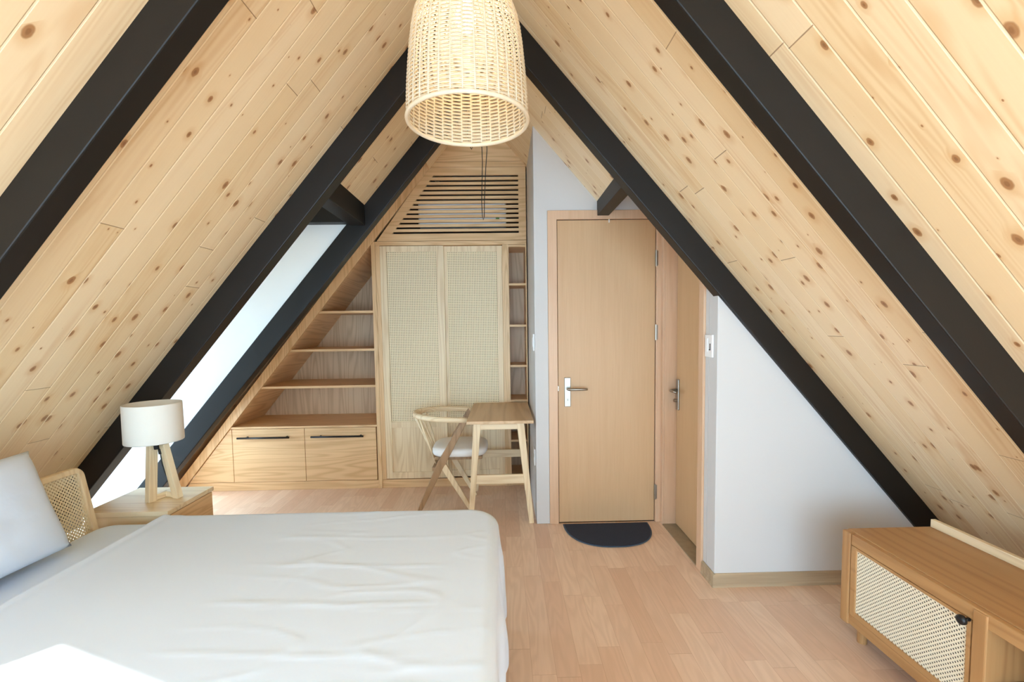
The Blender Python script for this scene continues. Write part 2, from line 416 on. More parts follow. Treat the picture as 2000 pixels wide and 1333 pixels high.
# right dormer roof over the doors, and a shell around the bathroom
struct('ceiling_dormer', box(BM(), .67, 3.0, Y2+.04, 4.7, 2.35, 2.45), 'wall')
bm = BM(); box(bm, 2.9, 3.0, Y2, 4.7, 0, 2.35); box(bm, .32, 3.0, 4.6, 4.7, 0, 2.35)
prism(bm, [(XB, zr(XB)+.10), (XR+.3, .0), (3.0, 0), (3.0, 2.35), (.67, 2.35), (.67, zr(.67)+.1)], 'y', Y2+.03, Y2+.08)
struct('wall_outer_right', bm, 'wall')
# left dormer: cheek walls, ceiling, outer wall with window
XD = -2.90; ZD = 2.235
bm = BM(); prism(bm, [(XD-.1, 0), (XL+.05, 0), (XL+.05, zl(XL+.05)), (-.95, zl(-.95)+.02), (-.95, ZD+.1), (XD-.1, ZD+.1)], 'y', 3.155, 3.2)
struct('wall_cheek_back', bm, 'wall_lit')
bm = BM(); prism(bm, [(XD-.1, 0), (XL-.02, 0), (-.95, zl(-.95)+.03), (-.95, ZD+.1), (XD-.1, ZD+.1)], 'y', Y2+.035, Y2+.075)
struct('wall_cheek_front', bm, 'wall_lit')
bm = BM(); box(bm, -(.93-XD*0), XD-.1, -3.155, -(Y2+.07), ZD, ZD+.1) if False else box(bm, XD-.1, -.95, Y2+.07, 3.155, ZD, ZD+.1)
struct('ceiling_dormer', bm, 'pine')
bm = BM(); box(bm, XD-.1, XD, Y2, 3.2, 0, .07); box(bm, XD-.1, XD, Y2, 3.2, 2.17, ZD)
struct('wall_dormer', bm, 'wall_lit')
w1 = sempty('window_1', (XD-.05, 2.78, .07))
bm = BM(); frame_rect(bm, (Y2+.075, 3.155, .07, 2.17), (Y2+.115, 3.115, .11, 2.13), 'x', XD-.08, XD-.02)
obj('window_frame', bm, 'steel', w1); obj('window_pane', box(BM(), XD-.055, XD-.05, Y2+.115, 3.115, .11, 2.13), 'glass', w1)
# unseen skylight beside the camera, outline shaped to throw the bed's sun patch
w3 = sempty('window_sun_patch', (-1.6, -.2, zl(-1.6)))
kk = math.sqrt(1+SL*SL)
def onroof(u, v, h): return (XL+u/kk-h*SL/kk, v, u*SL/kk+h/kk)
def roofpoly(pts, h0, h1):
    bm = BM(); a = [bm.verts.new(onroof(u, v, h0)) for u, v in pts]; b = [bm.verts.new(onroof(u, v, h1)) for u, v in pts]
    n = len(pts); bm.faces.new(a); bm.faces.new(b[::-1])
    for i in range(n): bm.faces.new((a[i], b[i], b[(i+1) % n], a[(i+1) % n]))
    bmesh.ops.recalc_face_normals(bm, faces=bm.faces); return bm
obj('window_pane', roofpoly([(SKY[0], SKY[2]), (SKY[0], SKY[3]), (SKY[1], SKY[3]), (SKY[4], SKY[2])], .045, .051), 'glass', w3)
# gable glazing behind the camera
w2 = sempty('window_2', (XA, YB, 0))
bm = BM()
box(bm, XL+.1, XR-.1, YB-.06, YB, 0, .08)
for x in (-1.9, -1.0, XA, .8, 1.7):
    h = zl(x) if x < XA else zr(x)
    box(bm, x-.03, x+.03, YB-.06, YB, .08, h)
obj('window_frame', bm, 'steel', w2)
bm = BM(); prism(bm, [(XL+.1, .08), (XR-.1, .08), (XA+(ZA-2.22)/SR, 2.22), (XA-(ZA-2.22)/SL, 2.22)], 'y', YB-.034, YB-.03); obj('window_pane', bm, 'glass', w2)
bm = BM(); prism(bm, [(XA-(ZA-2.2)/SL, 2.2), (XA+(ZA-2.2)/SR, 2.2), (XA, ZA+.05)], 'y', YB-.08, YB); struct('wall_gable_sun_block', bm, 'wall')  # unseen solid gable top, added to keep sun off floor and bed

# ------------------------------------------------------------------ rafters
def rafter(side, y, label, lift=0, xa=None, xb=None, t=.115, w_=RW):
    s = SL if side == 'L' else SR
    k = math.sqrt(1+s*s); dz = t*k; ov = .015*k
    if side == 'L':
        xa = XL-.02 if xa is None else xa; xb = XA
        P = [(xa, zl(xa)+ov), (xb, ZA+ov), (xb, ZA-dz), (max(xa, XL+dz/SL), max(0.0, zl(xa)-dz))]
        if zl(xa) <= 0.1: P = [(XL, 0), (XL, .02), (xb, ZA+ov), (xb, ZA-dz), (XL+dz/SL, 0)]
    else:
        P = [(XR, 0), (XR, .02), (XA, ZA+ov), (XA, ZA-dz), (XR-dz/SR, 0)]
    bm = BM(); prism(bm, P, 'y', y, y+w_)
    o = obj('steel_rafter', bm, 'steel', bevel=.004)
    return tag(o, label, 'beam', 'black roof rafters')
rafter('L', 1.24, 'broad black rafter crossing the upper left corner of the view', t=.095, w_=.072)
rafter('R', 1.312, 'broad black rafter crossing the upper right pine ceiling above the low cabinet', t=.100, w_=.072)
rafter('L', Y2, 'black rafter between the large pine bay and the white dormer on the left')
rafter('R', Y2, 'black rafter running down the edge of the white wall on the right')
rafter('L', Y3, 'black rafter right beside the sloped shelf unit')
bm = BM(); prism(bm, [(-.90, zl(-.90)), (-.90, 2.085), (-1.0, 2.085), (-1.0, zl(-1.0)+.12), (-.92, zl(-.92)+.02)], 'y', Y2+RW, Y3)
tag(obj('steel_purlin', bm, 'steel', bevel=.003), 'short black beam joining two rafters above the white dormer', 'beam')
bm = BM(); prism(bm, [(.655, zr(.655)), (.655, 2.15), (.735, 2.15), (.735, 2.33), (.68, 2.33)], 'y', Y2+RW, YD)
tag(obj('steel_purlin', bm, 'steel', bevel=.003), 'short black beam ending on the white wall above the door', 'beam')
tag(obj('header_beam', box(BM(), XD, -1.0, 3.075, 3.155, 2.10, 2.21), 'steel', bevel=.003), 'black header beam along the top of the white dormer wall', 'beam')

# ------------------------------------------------------------------ skirting
bm = BM(); prism(bm, [(YF, 0), (YF-.016, 0), (YF-.016, .012), (YF-.012, .018), (YF-.012, .066), (YF-.006, .072), (YF, .072)], 'x', XB-.014, 2.52)
struct('baseboard_front', bm, 'skirt')
bm = BM(); prism(bm, [(XB, 0), (XB-.016, 0), (XB-.016, .012), (XB-.012, .018), (XB-.012, .066), (XB-.006, .072), (XB, .072)], 'y', YF-.014, 2.495)
struct('baseboard_right', bm, 'skirt')

# ------------------------------------------------------------------ main door
d1 = sempty('door_1', (.72, YD, 0))
bm = BM()
prism(bm, [(.315, 0), (.378, 0), (.378, 2.128), (1.064, 2.128), (1.064, 0), (1.108, 0), (1.108, 2.188), (.315, 2.188)], 'y', YD-.012, YD+.11)
obj('door_casing', bm, 'beech_frame', d1, bevel=.003)
lf = obj('door_leaf', box(BM(), .382, 1.060, YD+.004, YD+.044, .008, 2.124), 'beech_z', d1, bevel=.002)
bm = BM(); frame_rect(bm, (.370, 1.070, .0, 2.136), (.383, 1.059, .001, 2.1235), 'y', YD+.012, YD+.05); obj('door_rebate', bm, 'dark', d1)
for z in (1.86, 1.35, .22):
    bm = BM(); tube(bm, [(1.063, YD-.008, z-.055), (1.063, YD-.008, z+.055)], .0065, 8); box(bm, 1.061, 1.075, YD-.013, YD-.008, z-.05, z+.05)
    obj('hinge', bm, 'chrome', d1, smooth=False)
def lever_handle(parent, X_, Y_, z0, z1, facing):
    """facing 'y': plate faces -Y and the lever points +X; 'x': plate faces -X and the lever points +Y"""
    def tr(bm_):
        if facing == 'x':
            for v in bm_.verts: v.co = Vector((v.co.y, v.co.x, v.co.z))
            bmesh.ops.reverse_faces(bm_, faces=bm_.faces)
        bmesh.ops.translate(bm_, verts=bm_.verts, vec=(X_, Y_, 0)); return bm_
    s = 1
    zc = z0+.62*(z1-z0)
    pl = obj('lock_plate', tr(box(BM(), -.022, .022, -.008, 0, z0, z1)), 'chrome', parent, bevel=.003)
    bm_ = BM(); tube(bm_, [(0, 0, zc), (0, -.045, zc), (.012, -.056, zc), (.115, -.056, zc), (.13, -.05, zc)], [.009, .009, .0095, .009, .008], 10)
    obj('lever', tr(bm_), 'chrome', parent, smooth=True)
    bm_ = BM(); tube(bm_, [(0, -.002, z0+.05), (0, -.013, z0+.05)], .012, 14)
    obj('key_cylinder', tr(bm_), 'chrome', parent)
    bm_ = BM(); box(bm_, -.0015, .0015, -.0136, -.012, z0+.043, z0+.057); obj('keyhole', tr(bm_), 'dark', parent)
lever_handle(d1, .446, YD+.004, .838, 1.043, 'y')
bm = BM(); box(bm, .376, .384, YD-.004, YD+.01, .95, .985); obj('strike_plate', bm, 'chrome', d1)
bm = BM(); box(bm, .735, .741, YD-.006, YD+.004, 2.105, 2.13); obj('door_catch', bm, 'white', d1)
# ------------------------------------------------------------------ side door
d2 = sempty('door_2', (XB, 2.85, 0))
XS = 1.19
bm = BM()
prism(bm, [(2.50, 0), (2.562, 0), (2.562, 2.10), (3.135, 2.10), (3.135, 0), (3.178, 0), (3.178, 2.16), (2.50, 2.16)], 'x', XB-.014, XB)
prism(bm, [(2.546, 0), (2.562, 0), (2.562, 2.10), (3.135, 2.10), (3.135, 0), (3.149, 0), (3.149, 2.116), (2.546, 2.116)], 'x', XB, XS+.05)
obj('door_casing', bm, 'beech_frame', d2, bevel=.002)
obj('door_leaf', box(BM(), XS, XS+.04, 2.567, 3.129, .012, 2.095), 'beech_z', d2, bevel=.002)
obj('threshold', box(BM(), XB-.01, XS+.04, 2.562, 3.135, 0, .006), 'thresh', d2)
bm = BM(); frame_rect(bm, (2.562, 3.136, .0, 2.10), (2.5675, 3.1285, .012, 2.095), 'x', XS+.01, XS+.045); obj('door_rebate', bm, 'dark', d2)
def side_lever(parent):
    obj('lock_plate', box(BM(), XS-.010, XS, 3.075, 3.117, .82, 1.03), 'chrome', parent, bevel=.003)
    bm_ = BM(); zc = .955; tube(bm_, [(XS, 3.096, zc), (XS-.045, 3.096, zc), (XS-.056, 3.085, zc), (XS-.056, 2.99, zc)], .009, 10); obj('lever', bm_, 'chrome', parent, smooth=True)
    bm_ = BM(); tube(bm_, [(XS-.005, 3.096, .885), (XS-.03, 3.096, .885)], .011, 12); obj('key_cylinder', bm_, 'chrome', parent)
side_lever(d2)

# ------------------------------------------------------------------ switches and sockets
t = thing('light_switch', 'white wall switch with small dark mark beside the side door', 'light switch', (XB, 2.455, 1.28))
obj('switch_plate', box(BM(), XB-.009, XB, 2.405, 2.492, 1.225, 1.345), 'white', t, bevel=.002)
obj('switch_rocker', box(BM(), XB-.013, XB-.009, 2.455, 2.482, 1.25, 1.325), 'white', t, bevel=.0015)
bm = BM(); box(bm, XB-.0115, XB-.009, 2.424, 2.429, 1.262, 1.298); box(bm, XB-.0115, XB-.009, 2.424, 2.437, 1.262, 1.268); obj('switch_mark', bm, 'black', t)
t = thing('light_switch', 'white light switch on the narrow wall facing the wardrobe', 'light switch', (XW, 3.3, 1.27))
obj('switch_plate', box(BM(), XW-.009, XW, 3.24, 3.33, 1.23, 1.35), 'white', t, bevel=.002); obj('switch_rocker', box(BM(), XW-.012, XW-.009, 3.262, 3.308, 1.255, 1.325), 'white', t, bevel=.001)
t = thing('wall_socket', 'white wall socket low behind the desk legs', 'socket', (XW, 3.3, .45))
obj('socket_plate', box(BM(), XW-.009, XW, 3.26, 3.35, .40, .52), 'white', t, bevel=.002)
bm = BM(); box(bm, XW-.0095, XW-.009, 3.29, 3.295, .45, .475); box(bm, XW-.0095, XW-.009, 3.315, 3.32, .45, .475); obj('socket_slots', bm, 'black', t)

# ------------------------------------------------------------------ doormat
def halfmat(sc_, z0, z1, bm):
    n = 40; pts = []
    for i in range(n+1):
        a = math.pi+math.pi*i/n
        ex = .82
        cx = math.copysign(abs(math.cos(a))**ex, math.cos(a)); sy = math.copysign(abs(math.sin(a))**ex, math.sin(a))
        pts.append((.703+.300*sc_*cx, 3.165-.01*(1-sc_)*30*0+.350*sc_*sy-(1-sc_)*.25))
    prism(bm, pts, 'z', z0, z1)
t = thing('doormat', 'navy half-round doormat in front of the door', 'doormat', (.70, 3.0, 0))
bm = BM(); halfmat(1., 0.001, .007, bm); obj('mat_border', bm, 'matrim', t, bevel=.002)
bm = BM(); halfmat(.965, .007, .0105, bm); obj('mat_pile', bm, 'mat', t)

# ------------------------------------------------------------------ built-in cabinets
XE = .213                              # right end
BK = 4.56                              # back of the cabinets
def xs(z, d=0.): return -2.362+(z-.571)/1.235+d      # inner sloped line of the shelf unit
TW = .12                               # horizontal width of the sloped trim
# --- sloped shelf unit
bs = thing('shelf_unit', 'open oak shelves fitted under the left roof slope above the drawers', 'shelves', (-1.7, YC, .57))
bm = BM(); prism(bm, [(xs(0)-TW+.03, 0), (xs(0), 0), (xs(2.79), 2.79), (xs(2.79)-TW+.03, 2.79)], 'y', YC-.012, YC+.015); obj('sloped_trim', bm, 'oak_z', bs, bevel=.002)
bm = BM(); prism(bm, [(xs(.566)-.02, .566), (xs(.566), .566), (xs(2.10), 2.10), (xs(2.10)-.02, 2.10)], 'y', YC+.015, BK); obj('sloped_panel', bm, 'oak_y', bs)
for z in (1.56, 1.232, .915):
    bm = BM(); prism(bm, [(xs(z-.02), z-.020), (-1.112, z-.020), (-1.112, z), (xs(z), z)], 'y', YC+.004, BK); obj('shelf', bm, 'oak_x', bs, bevel=.0012)
bm = BM(); prism(bm, [(xs(.566), .566), (-1.112, .566), (-1.112, xs(0)*0+.571+(-1.112+2.362)*1.235)], 'y', BK, BK+.015); obj('back_panel', bm, 'oak_back', bs)
# --- drawer cabinet
dc = thing('drawer_cabinet', 'low oak drawer cabinet under the sloped shelves with two long black handles', 'cabinet', (-1.8, YC, 0))
bm = BM(); prism(bm, [(-2.70, .075), (-1.125, .075), (-1.125, .54), (xs(.54)-.01, .54)], 'y', YC+.022, BK); obj('carcass', bm, 'oak_x', dc)
bm = BM(); prism(bm, [(xs(0)+.02, 0), (-1.10, 0), (-1.10, .074), (xs(.074)+.01, .074)], 'y', YC+.004, YC+.03); obj('plinth', bm, 'oak_x', dc, bevel=.001)
bm = BM(); prism(bm, [(xs(.08)+.006, .078), (-2.368, .078), (-2.368, .545), (xs(.545)+.002, .545)], 'y', YC, YC+.02); obj('triangular_panel', bm, 'oak_x', dc, bevel=.0012)
for x0, x1, h0, h1 in ((-2.364, -1.743, -2.305, -1.860), (-1.739, -1.122, -1.674, -1.222)):
    dr = obj('drawer', box(BM(), x0, x1, YC, YC+.02, .078, .545), 'oak_x', dc, bevel=.0012)
    bm = BM(); tube(bm, [(h0, YC-.034, .474), (h1, YC-.034, .474)], .0085, 12)
    for hx in (h0+.075, h1-.03): tube(bm, [(hx, YC, .476), (hx, YC-.034, .474)], .007, 10)
    obj('handle', bm, 'black', dr, smooth=True)
ct = obj('countertop', prism(BM(), [(xs(.549), .549), (-1.112, .549), (-1.112, .566), (xs(.566), .566)], 'y', YC-.003, BK), 'oak_x', bevel=.001)
tag(ct, 'brown oak counter board on top of the drawers under the lowest shelf', 'countertop')
# --- wardrobe
wd = thing('wardrobe', 'tall oak wardrobe with two sliding cane doors', 'wardrobe', (-.53, YC, 0))
obj('side_panel', box(BM(), -1.112, -1.078, YC-.004, BK, 0, 2.142), 'oak_z', wd, bevel=.0015)
obj('door_jamb', box(BM(), -1.077, -1.040, YC-.002, YC+.08, .078, 2.108), 'oak_z', wd, bevel=.0015)
obj('side_panel', box(BM(), .004, .060, YC-.004, BK, 0, 2.108), 'oak_z', wd, bevel=.0015)
obj('top_rail', box(BM(), -1.077, .213, YC-.004, YC+.08, 2.108, 2.142), 'oak_x', wd, bevel=.0015)
obj('plinth', box(BM(), -1.077, .003, YC+.004, YC+.03, 0, .074), 'oak_x', wd, bevel=.0015)
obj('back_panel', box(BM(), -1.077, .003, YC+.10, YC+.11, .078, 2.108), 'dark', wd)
def slide_door(x0, x1, cx0, cx1, y):
    bm = BM()
    frame_rect(bm, (x0, x1, .082, 2.104), (cx0, cx1, .588, 2.056), 'y', y, y+.024)
    # lower part is a framed flat panel
    d = obj('sliding_door', BM2(x0, x1, cx0, cx1, y), 'ash_z', wd, bevel=.0015); bm.free()
    obj('cane_panel', box(BM(), cx0-.002, cx1+.002, y+.009, y+.011, .586, 2.058), 'cane_door', d)
    obj('lower_panel', box(BM(), cx0-.002, cx1+.002, y+.010, y+.018, .138, .536), 'ash_z', d)
    return d
def BM2(x0, x1, cx0, cx1, y):
    bm = BM()
    box(bm, x0, cx0, y, y+.024, .082, 2.104); box(bm, cx1, x1, y, y+.024, .082, 2.104)
    box(bm, cx0, cx1, y, y+.024, .082, .140); box(bm, cx0, cx1, y, y+.024, .536, .588); box(bm, cx0, cx1, y, y+.024, 2.056, 2.104)
    return bm
slide_door(-1.040, -.497, -.984, -.560, YC)
slide_door(-.530, .004, -.474, -.044, YC+.030)
# --- narrow open shelves
ns_ = thing('shelf_unit', 'narrow open column of small oak shelves right of the wardrobe', 'shelves', (.135, YC, 0))
obj('side_panel', box(BM(), .203, XE, YC-.004, BK, 0, 2.108), 'oak_z', ns_, bevel=.001)
obj('back_panel', box(BM(), .060, .203, YC+.33, YC+.345, .078, 2.108), 'oak_back', ns_)
obj('plinth', box(BM(), .060, .203, YC+.004, YC+.03, 0, .074), 'oak_x', ns_)
for z in (2.106, 1.778, 1.421, 1.070, .765, .41, .085):
    obj('shelf', box(BM(), .060, .203, YC+.002, YC+.33, z-.019, z), 'oak_x', ns_, bevel=.001)
# --- louvred cabinet
lc = thing('louvred_cabinet', 'slatted oak vent cabinet above the wardrobe, cut to the roof slope', 'cabinet', (-.4, YC, 2.15))
z0, z1 = 2.145, 2.755; s0, s1 = 2.205, 2.690
def xl(z): return -1.062+(z-2.144)*(.485/.648)
bm = BM(); yy = (YC-.006, YC+.016)
prism(bm, [(xl(z0), z0), (XE, z0), (XE, s0), (xl(s0), s0)], 'y', *yy)
prism(bm, [(xl(s1), s1), (XE, s1), (XE, z1), (xl(z1), z1)], 'y', *yy)
prism(bm, [(xl(s0), s0), (xl(s0)+.088, s0), (xl(s1)+.088, s1), (xl(s1), s1)], 'y', *yy)
prism(bm, [(.150, s0), (XE, s0), (XE, s1), (.150, s1)], 'y', *yy)
obj('vent_frame', bm, 'oak_x', lc, bevel=.0008)
bm = BM(); p = (s1-s0-.0165)/12
for i in range(12):
    a = s0+.0165+i*p; b = a+p-.0165
    prism(bm, [(xl(a)+.088, a), (.150, a), (.150, b), (xl(b)+.088, b)], 'y', *yy)
obj('vent_slats', bm, 'oak_x', lc)
bm = BM(); prism(bm, [(xl(2.757), 2.757), (XE, 2.757), (XE, 2.80), (xl(2.80), 2.80)], 'y', YC-.010, YC+.016); obj('top_rail', bm, 'oak_x', lc, bevel=.001)
bm = BM(); prism(bm, [(xl(2.803), 2.803), (XE, 2.803), (XA+.02, zr(XA+.02)-.004), (-.235, 3.27)], 'y', YC-.006, YC+.014); obj('gable_panel', bm, 'oak_x', lc, bevel=.001)
bm = BM(); prism(bm, [(xl(2.79)-.075, 2.79), (xl(2.79), 2.79), (-.235, 3.27), (-.30, 3.27)], 'y', YC-.012, YC+.015); obj('sloped_trim', bm, 'oak_z', lc)
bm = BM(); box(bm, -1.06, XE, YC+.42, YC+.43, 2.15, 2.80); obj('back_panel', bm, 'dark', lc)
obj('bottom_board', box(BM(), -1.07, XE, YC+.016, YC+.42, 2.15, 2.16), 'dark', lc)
ac = thing('air_conditioner', 'white air conditioner behind the vent slats', 'air conditioner', (-.32, YC+.1, 2.27))
bm = BM(); box(bm, -.715, .045, YC+.05, YC+.26, 2.27, 2.50); obj('housing', bm, 'white', ac, bevel=.02, seg=4)
obj('air_flap', box(BM(), -.66, .0, YC+.044, YC+.05, 2.275, 2.315), 'white', ac, bevel=.004)
obj('label', box(BM(), -.045, -.015, YC+.047, YC+.0505, 2.315, 2.345), 'green', ac)

# ------------------------------------------------------------------ desk
dk = thing('desk', 'small oak desk with splayed legs against the white wall', 'desk', (-.03, 3.56, 0))
bm = BM(); box(bm, -.262, .205, 3.165, 3.955, .728, .750); obj('desktop', bm, 'desk_y', dk, bevel=.003)
for y in (3.215, 3.885):
    for s, xt, xf in ((-1, -.190, -.248), (1, .115, .186)):
        bm = BM(); bar(bm, (xt, y, .728), (xf, y, 0), .032, .052, .028, .034, side=(0, 1, 0))
        obj('leg', bm, 'ash_z', dk, bevel=.003)
    obj('end_apron', box(BM(), -.17, .10, y-.012, y+.012, .682, .728), 'ash_x', dk, bevel=.002)
    obj('stretcher', box(BM(), -.205, .142, y-.011, y+.011, .292, .356), 'ash_x', dk, bevel=.002)
obj('long_apron', box(BM(), .085, .105, 3.23, 3.87, .682, .728), 'ash_y', dk, bevel=.002)

# ------------------------------------------------------------------ armchair
ch = thing('armchair', 'spindle back wooden armchair with white seat pushed up to the desk', 'chair', (-.42, 3.60, 0))
cx, cy, zr_ = -.395, 3.60, .724
# horseshoe rail
pts, rad = [], []
for i in range(33):
    a = R(-90)-R(180)*i/32*1.0
    px = cx+.285*math.cos(a); py = cy+.235*math.sin(a)
    pts.append((px-.02, py, zr_+.012*math.sin(math.pi*i/32)))
pts = [(-.275, cy-.225, zr_-.008), (-.34, cy-.233, zr_-.003)]+pts+[(-.34, cy+.233, zr_-.003), (-.275, cy+.225, zr_-.008)]
bm = BM(); tube(bm, pts, .0185, 12, sx=.85, sy=1.15, upv=(0, 0, 1)); obj('back_rail', bm, 'ash_x', ch, smooth=True)
# cushion
bm = BM(); ny = 28
for k, (zz, sc2) in enumerate(((.430, .86), (.436, .95), (.452, 1.), (.478, 1.), (.494, .95), (.501, .80), (.503, .5))):
    for i in range(ny):
        a = 2*math.pi*i/ny; c, s = math.cos(a), math.sin(a)
        ex = .55
        bm.verts.new((-.345+.215*sc2*math.copysign(abs(c)**ex, c), cy+.222*sc2*math.copysign(abs(s)**ex, s), zz))
bm.verts.ensure_lookup_table()
for k in range(6):
    for i in range(ny):
        bm.faces.new((bm.verts[k*ny+i], bm.verts[k*ny+(i+1) % ny], bm.verts[(k+1)*ny+(i+1) % ny], bm.verts[(k+1)*ny+i]))
bm.faces.new([bm.verts[i] for i in range(ny)][::-1]); bm.faces.new([bm.verts[6*ny+i] for i in range(ny)])
bmesh.ops.recalc_face_normals(bm, faces=bm.faces)
o = obj('seat_cushion', bm, 'seat', ch, smooth=True); m_ = o.modifiers.new('s', 'SUBSURF'); m_.levels = m_.render_levels = 1
bm = BM(); box(bm, -.53, -.17, cy-.175, cy+.175, .408, .432); obj('seat_frame', bm, 'walnut', ch, bevel=.006)
for s in (-1, 1):
    y = cy+s*.205
    bm = BM(); bar(bm, (-.285, cy+s*.225, .722), (-.468, y, .40), .026, .034, .032, .060); bar(bm, (-.466, y, .41), (-.660, cy+s*.165, 0), .032, .058, .026, .030)
    obj('leg', bm, 'walnut', ch, bevel=.004)
    bm = BM(); bar(bm, (-.460, y-s*.004, .375), (-.245, cy+s*.185, 0), .028, .050, .024, .026); obj('leg', bm, 'ash_z', ch, bevel=.004)
bm = BM(); bar(bm, (-.53, cy-.2, .345), (-.53, cy+.2, .345), .03, .03, side=(1, 0, 0)); obj('rear_rung', bm, 'walnut', ch, bevel=.004)
for i, a in enumerate((-142, -155, -167, -180, 167, 155, 142)):
    aa = R(a); p0 = (cx-.02+.285*math.cos(aa), cy+.235*math.sin(aa), zr_); q0 = (-.525, cy+.10*math.sin(aa)/.6, .345)
    bm = BM(); tube(bm, [p0, q0], [.0075, .0065], 8); obj('spindle', bm, 'ash_z', ch, smooth=True)

# ------------------------------------------------------------------ low cabinet on the right
tv = thing('low_cabinet', 'low oak media cabinet with cane door and back rail beside the right slope', 'cabinet', (1.7, 1.2, 0))
x0, x1, ya, yb, zb, zt = 1.49, 1.895, .42, 1.955, .085, .492
obj('top_board', box(BM(), x0+.022, x1, ya+.0, yb, zt-.030, zt), 'teak_y', tv, bevel=.003)
obj('top_edge', box(BM(), x0, x0+.022, ya+.05, yb-.05, zt-.050, zt-.003), 'teak_y', tv, bevel=.003)
obj('bottom_board', box(BM(), x0+.004, x1-.004, ya+.04, yb-.04, zb, zb+.045), 'teak_y', tv, bevel=.003)
posts = [(yb-.045, yb-.0), (1.365, 1.41), (.91, .955), (ya, ya+.045)]
for a, b in (posts[0], posts[3]): obj('corner_post', box(BM(), x0-.004, x0+.045, a, b, zb-.004, zt-.002), 'teak_z', tv, bevel=.006)
for a, b in posts[1:3]: obj('divider', box(BM(), x0-.004, x1-.02, a-.022, b-.022, zb+.03, zt-.008), 'teak_z', tv, bevel=.004)
obj('side_panel', box(BM(), x0+.045, x1-.002, yb-.030, yb-.006, zb, zt-.03), 'teak_y', tv)
obj('side_panel', box(BM(), x0+.045, x1-.002, ya+.006, ya+.030, zb, zt-.03), 'teak_y', tv)
obj('back_panel', box(BM(), x1-.016, x1-.006, ya+.03, yb-.03, zb, zt-.03), 'oak_y', tv)
obj('back_rail', box(BM(), x1-.018, x1+.004, ya+.02, yb-.005, zt, zt+.036), 'ash_y', tv, bevel=.003)
for (a, b) in ((1.395, 1.905), (.46, .92)):
    bm = BM(); ca, cb, cz0, cz1 = a+.014, b-.028, .155, .428
    for q in (box,):
        q(bm, x0, x0+.02, a, ca, zb+.048, zt-.052); q(bm, x0, x0+.02, cb, b, zb+.048, zt-.052)
        q(bm, x0, x0+.02, ca, cb, zb+.048, cz0); q(bm, x0, x0+.02, ca, cb, cz1, zt-.052)
    dd = obj('cabinet_door', bm, 'teak_y', tv, bevel=.002)
    obj('cane_panel', box(BM(), x0+.006, x0+.008, ca-.002, cb+.002, cz0-.002, cz1+.002), 'cane_tv', dd)
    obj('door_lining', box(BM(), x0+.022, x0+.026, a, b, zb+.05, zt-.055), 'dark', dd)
    ky = 1.400 if a > 1 else .475
    bm = BM(); tube(bm, [(x0, ky, .438), (x0-.018, ky, .438)], .006, 10); tube(bm, [(x0-.016, ky, .438), (x0-.022, ky, .438), (x0-.032, ky, .438), (x0-.036, ky, .438)], [.009, .016, .015, .008], 14)
    obj('knob', bm, 'black', dd, smooth=True)
obj('shelf', box(BM(), x0+.02, x1-.02, .97, 1.34, .255, .272), 'teak_y', tv, bevel=.002)
for y in (yb-.05, ya+.05):
    for x in (x0+.062, x1-.055):
        bm = BM(); tube(bm, [(x, y, zb), (x, y, 0)], [.021, .018], 16); obj('leg', bm, 'teak_z', tv, smooth=False)

# ------------------------------------------------------------------ bed
bed = thing('bed', 'double bed with white mattress and cane headboard on the left', 'bed', (-1.0, 1.36, 0))
bx0, bx1, by0, by1, bz = -1.785, -.06, .45, 2.035, .562
def rounded_slab(x0, x1, y0, y1, z0, z1, r, R_=.09):
    bm = BM(); prof = [(0, z0), (0, z1-r)]+[(r-r*math.cos(R(a)), z1-r+r*math.sin(R(a))) for a in (22, 45, 67, 90)]
    rings = []
    for ins, z in prof:
        ring = []
        for (qx, qy, a0) in ((x1-R_, y1-R_, 0), (x0+R_, y1-R_, 90), (x0+R_, y0+R_, 180), (x1-R_, y0+R_, 270)):
            for k in range(7):
                a = R(a0+15*k); rr = R_-ins
                ring.append(bm.verts.new((qx+rr*math.cos(a), qy+rr*math.sin(a), z)))
        rings.append(ring)
    n = len(rings[0])
    for i in range(len(rings)-1):
        for k in range(n): bm.faces.new((rings[i][k], rings[i][(k+1) % n], rings[i+1][(k+1) % n], rings[i+1][k]))
    bm.faces.new(rings[0][::-1]); bm.faces.new(rings[-1]); bmesh.ops.recalc_face_normals(bm, faces=bm.faces); return bm
obj('mattress', rounded_slab(bx0, bx1, by0, by1, .31, bz, .05), 'sheet', bed, smooth=True)
obj('bed_base', box(BM(), bx0-.02, bx1-.02, by0+.02, by1-.02, .16, .31), 'oak_x', bed, bevel=.01)
for x in (bx0+.06, bx1-.1):
    for y in (by0+.08, by1-.08): obj('leg', box(BM(), x-.03, x+.03, y-.03, y+.03, 0, .16), 'oak_z', bed)
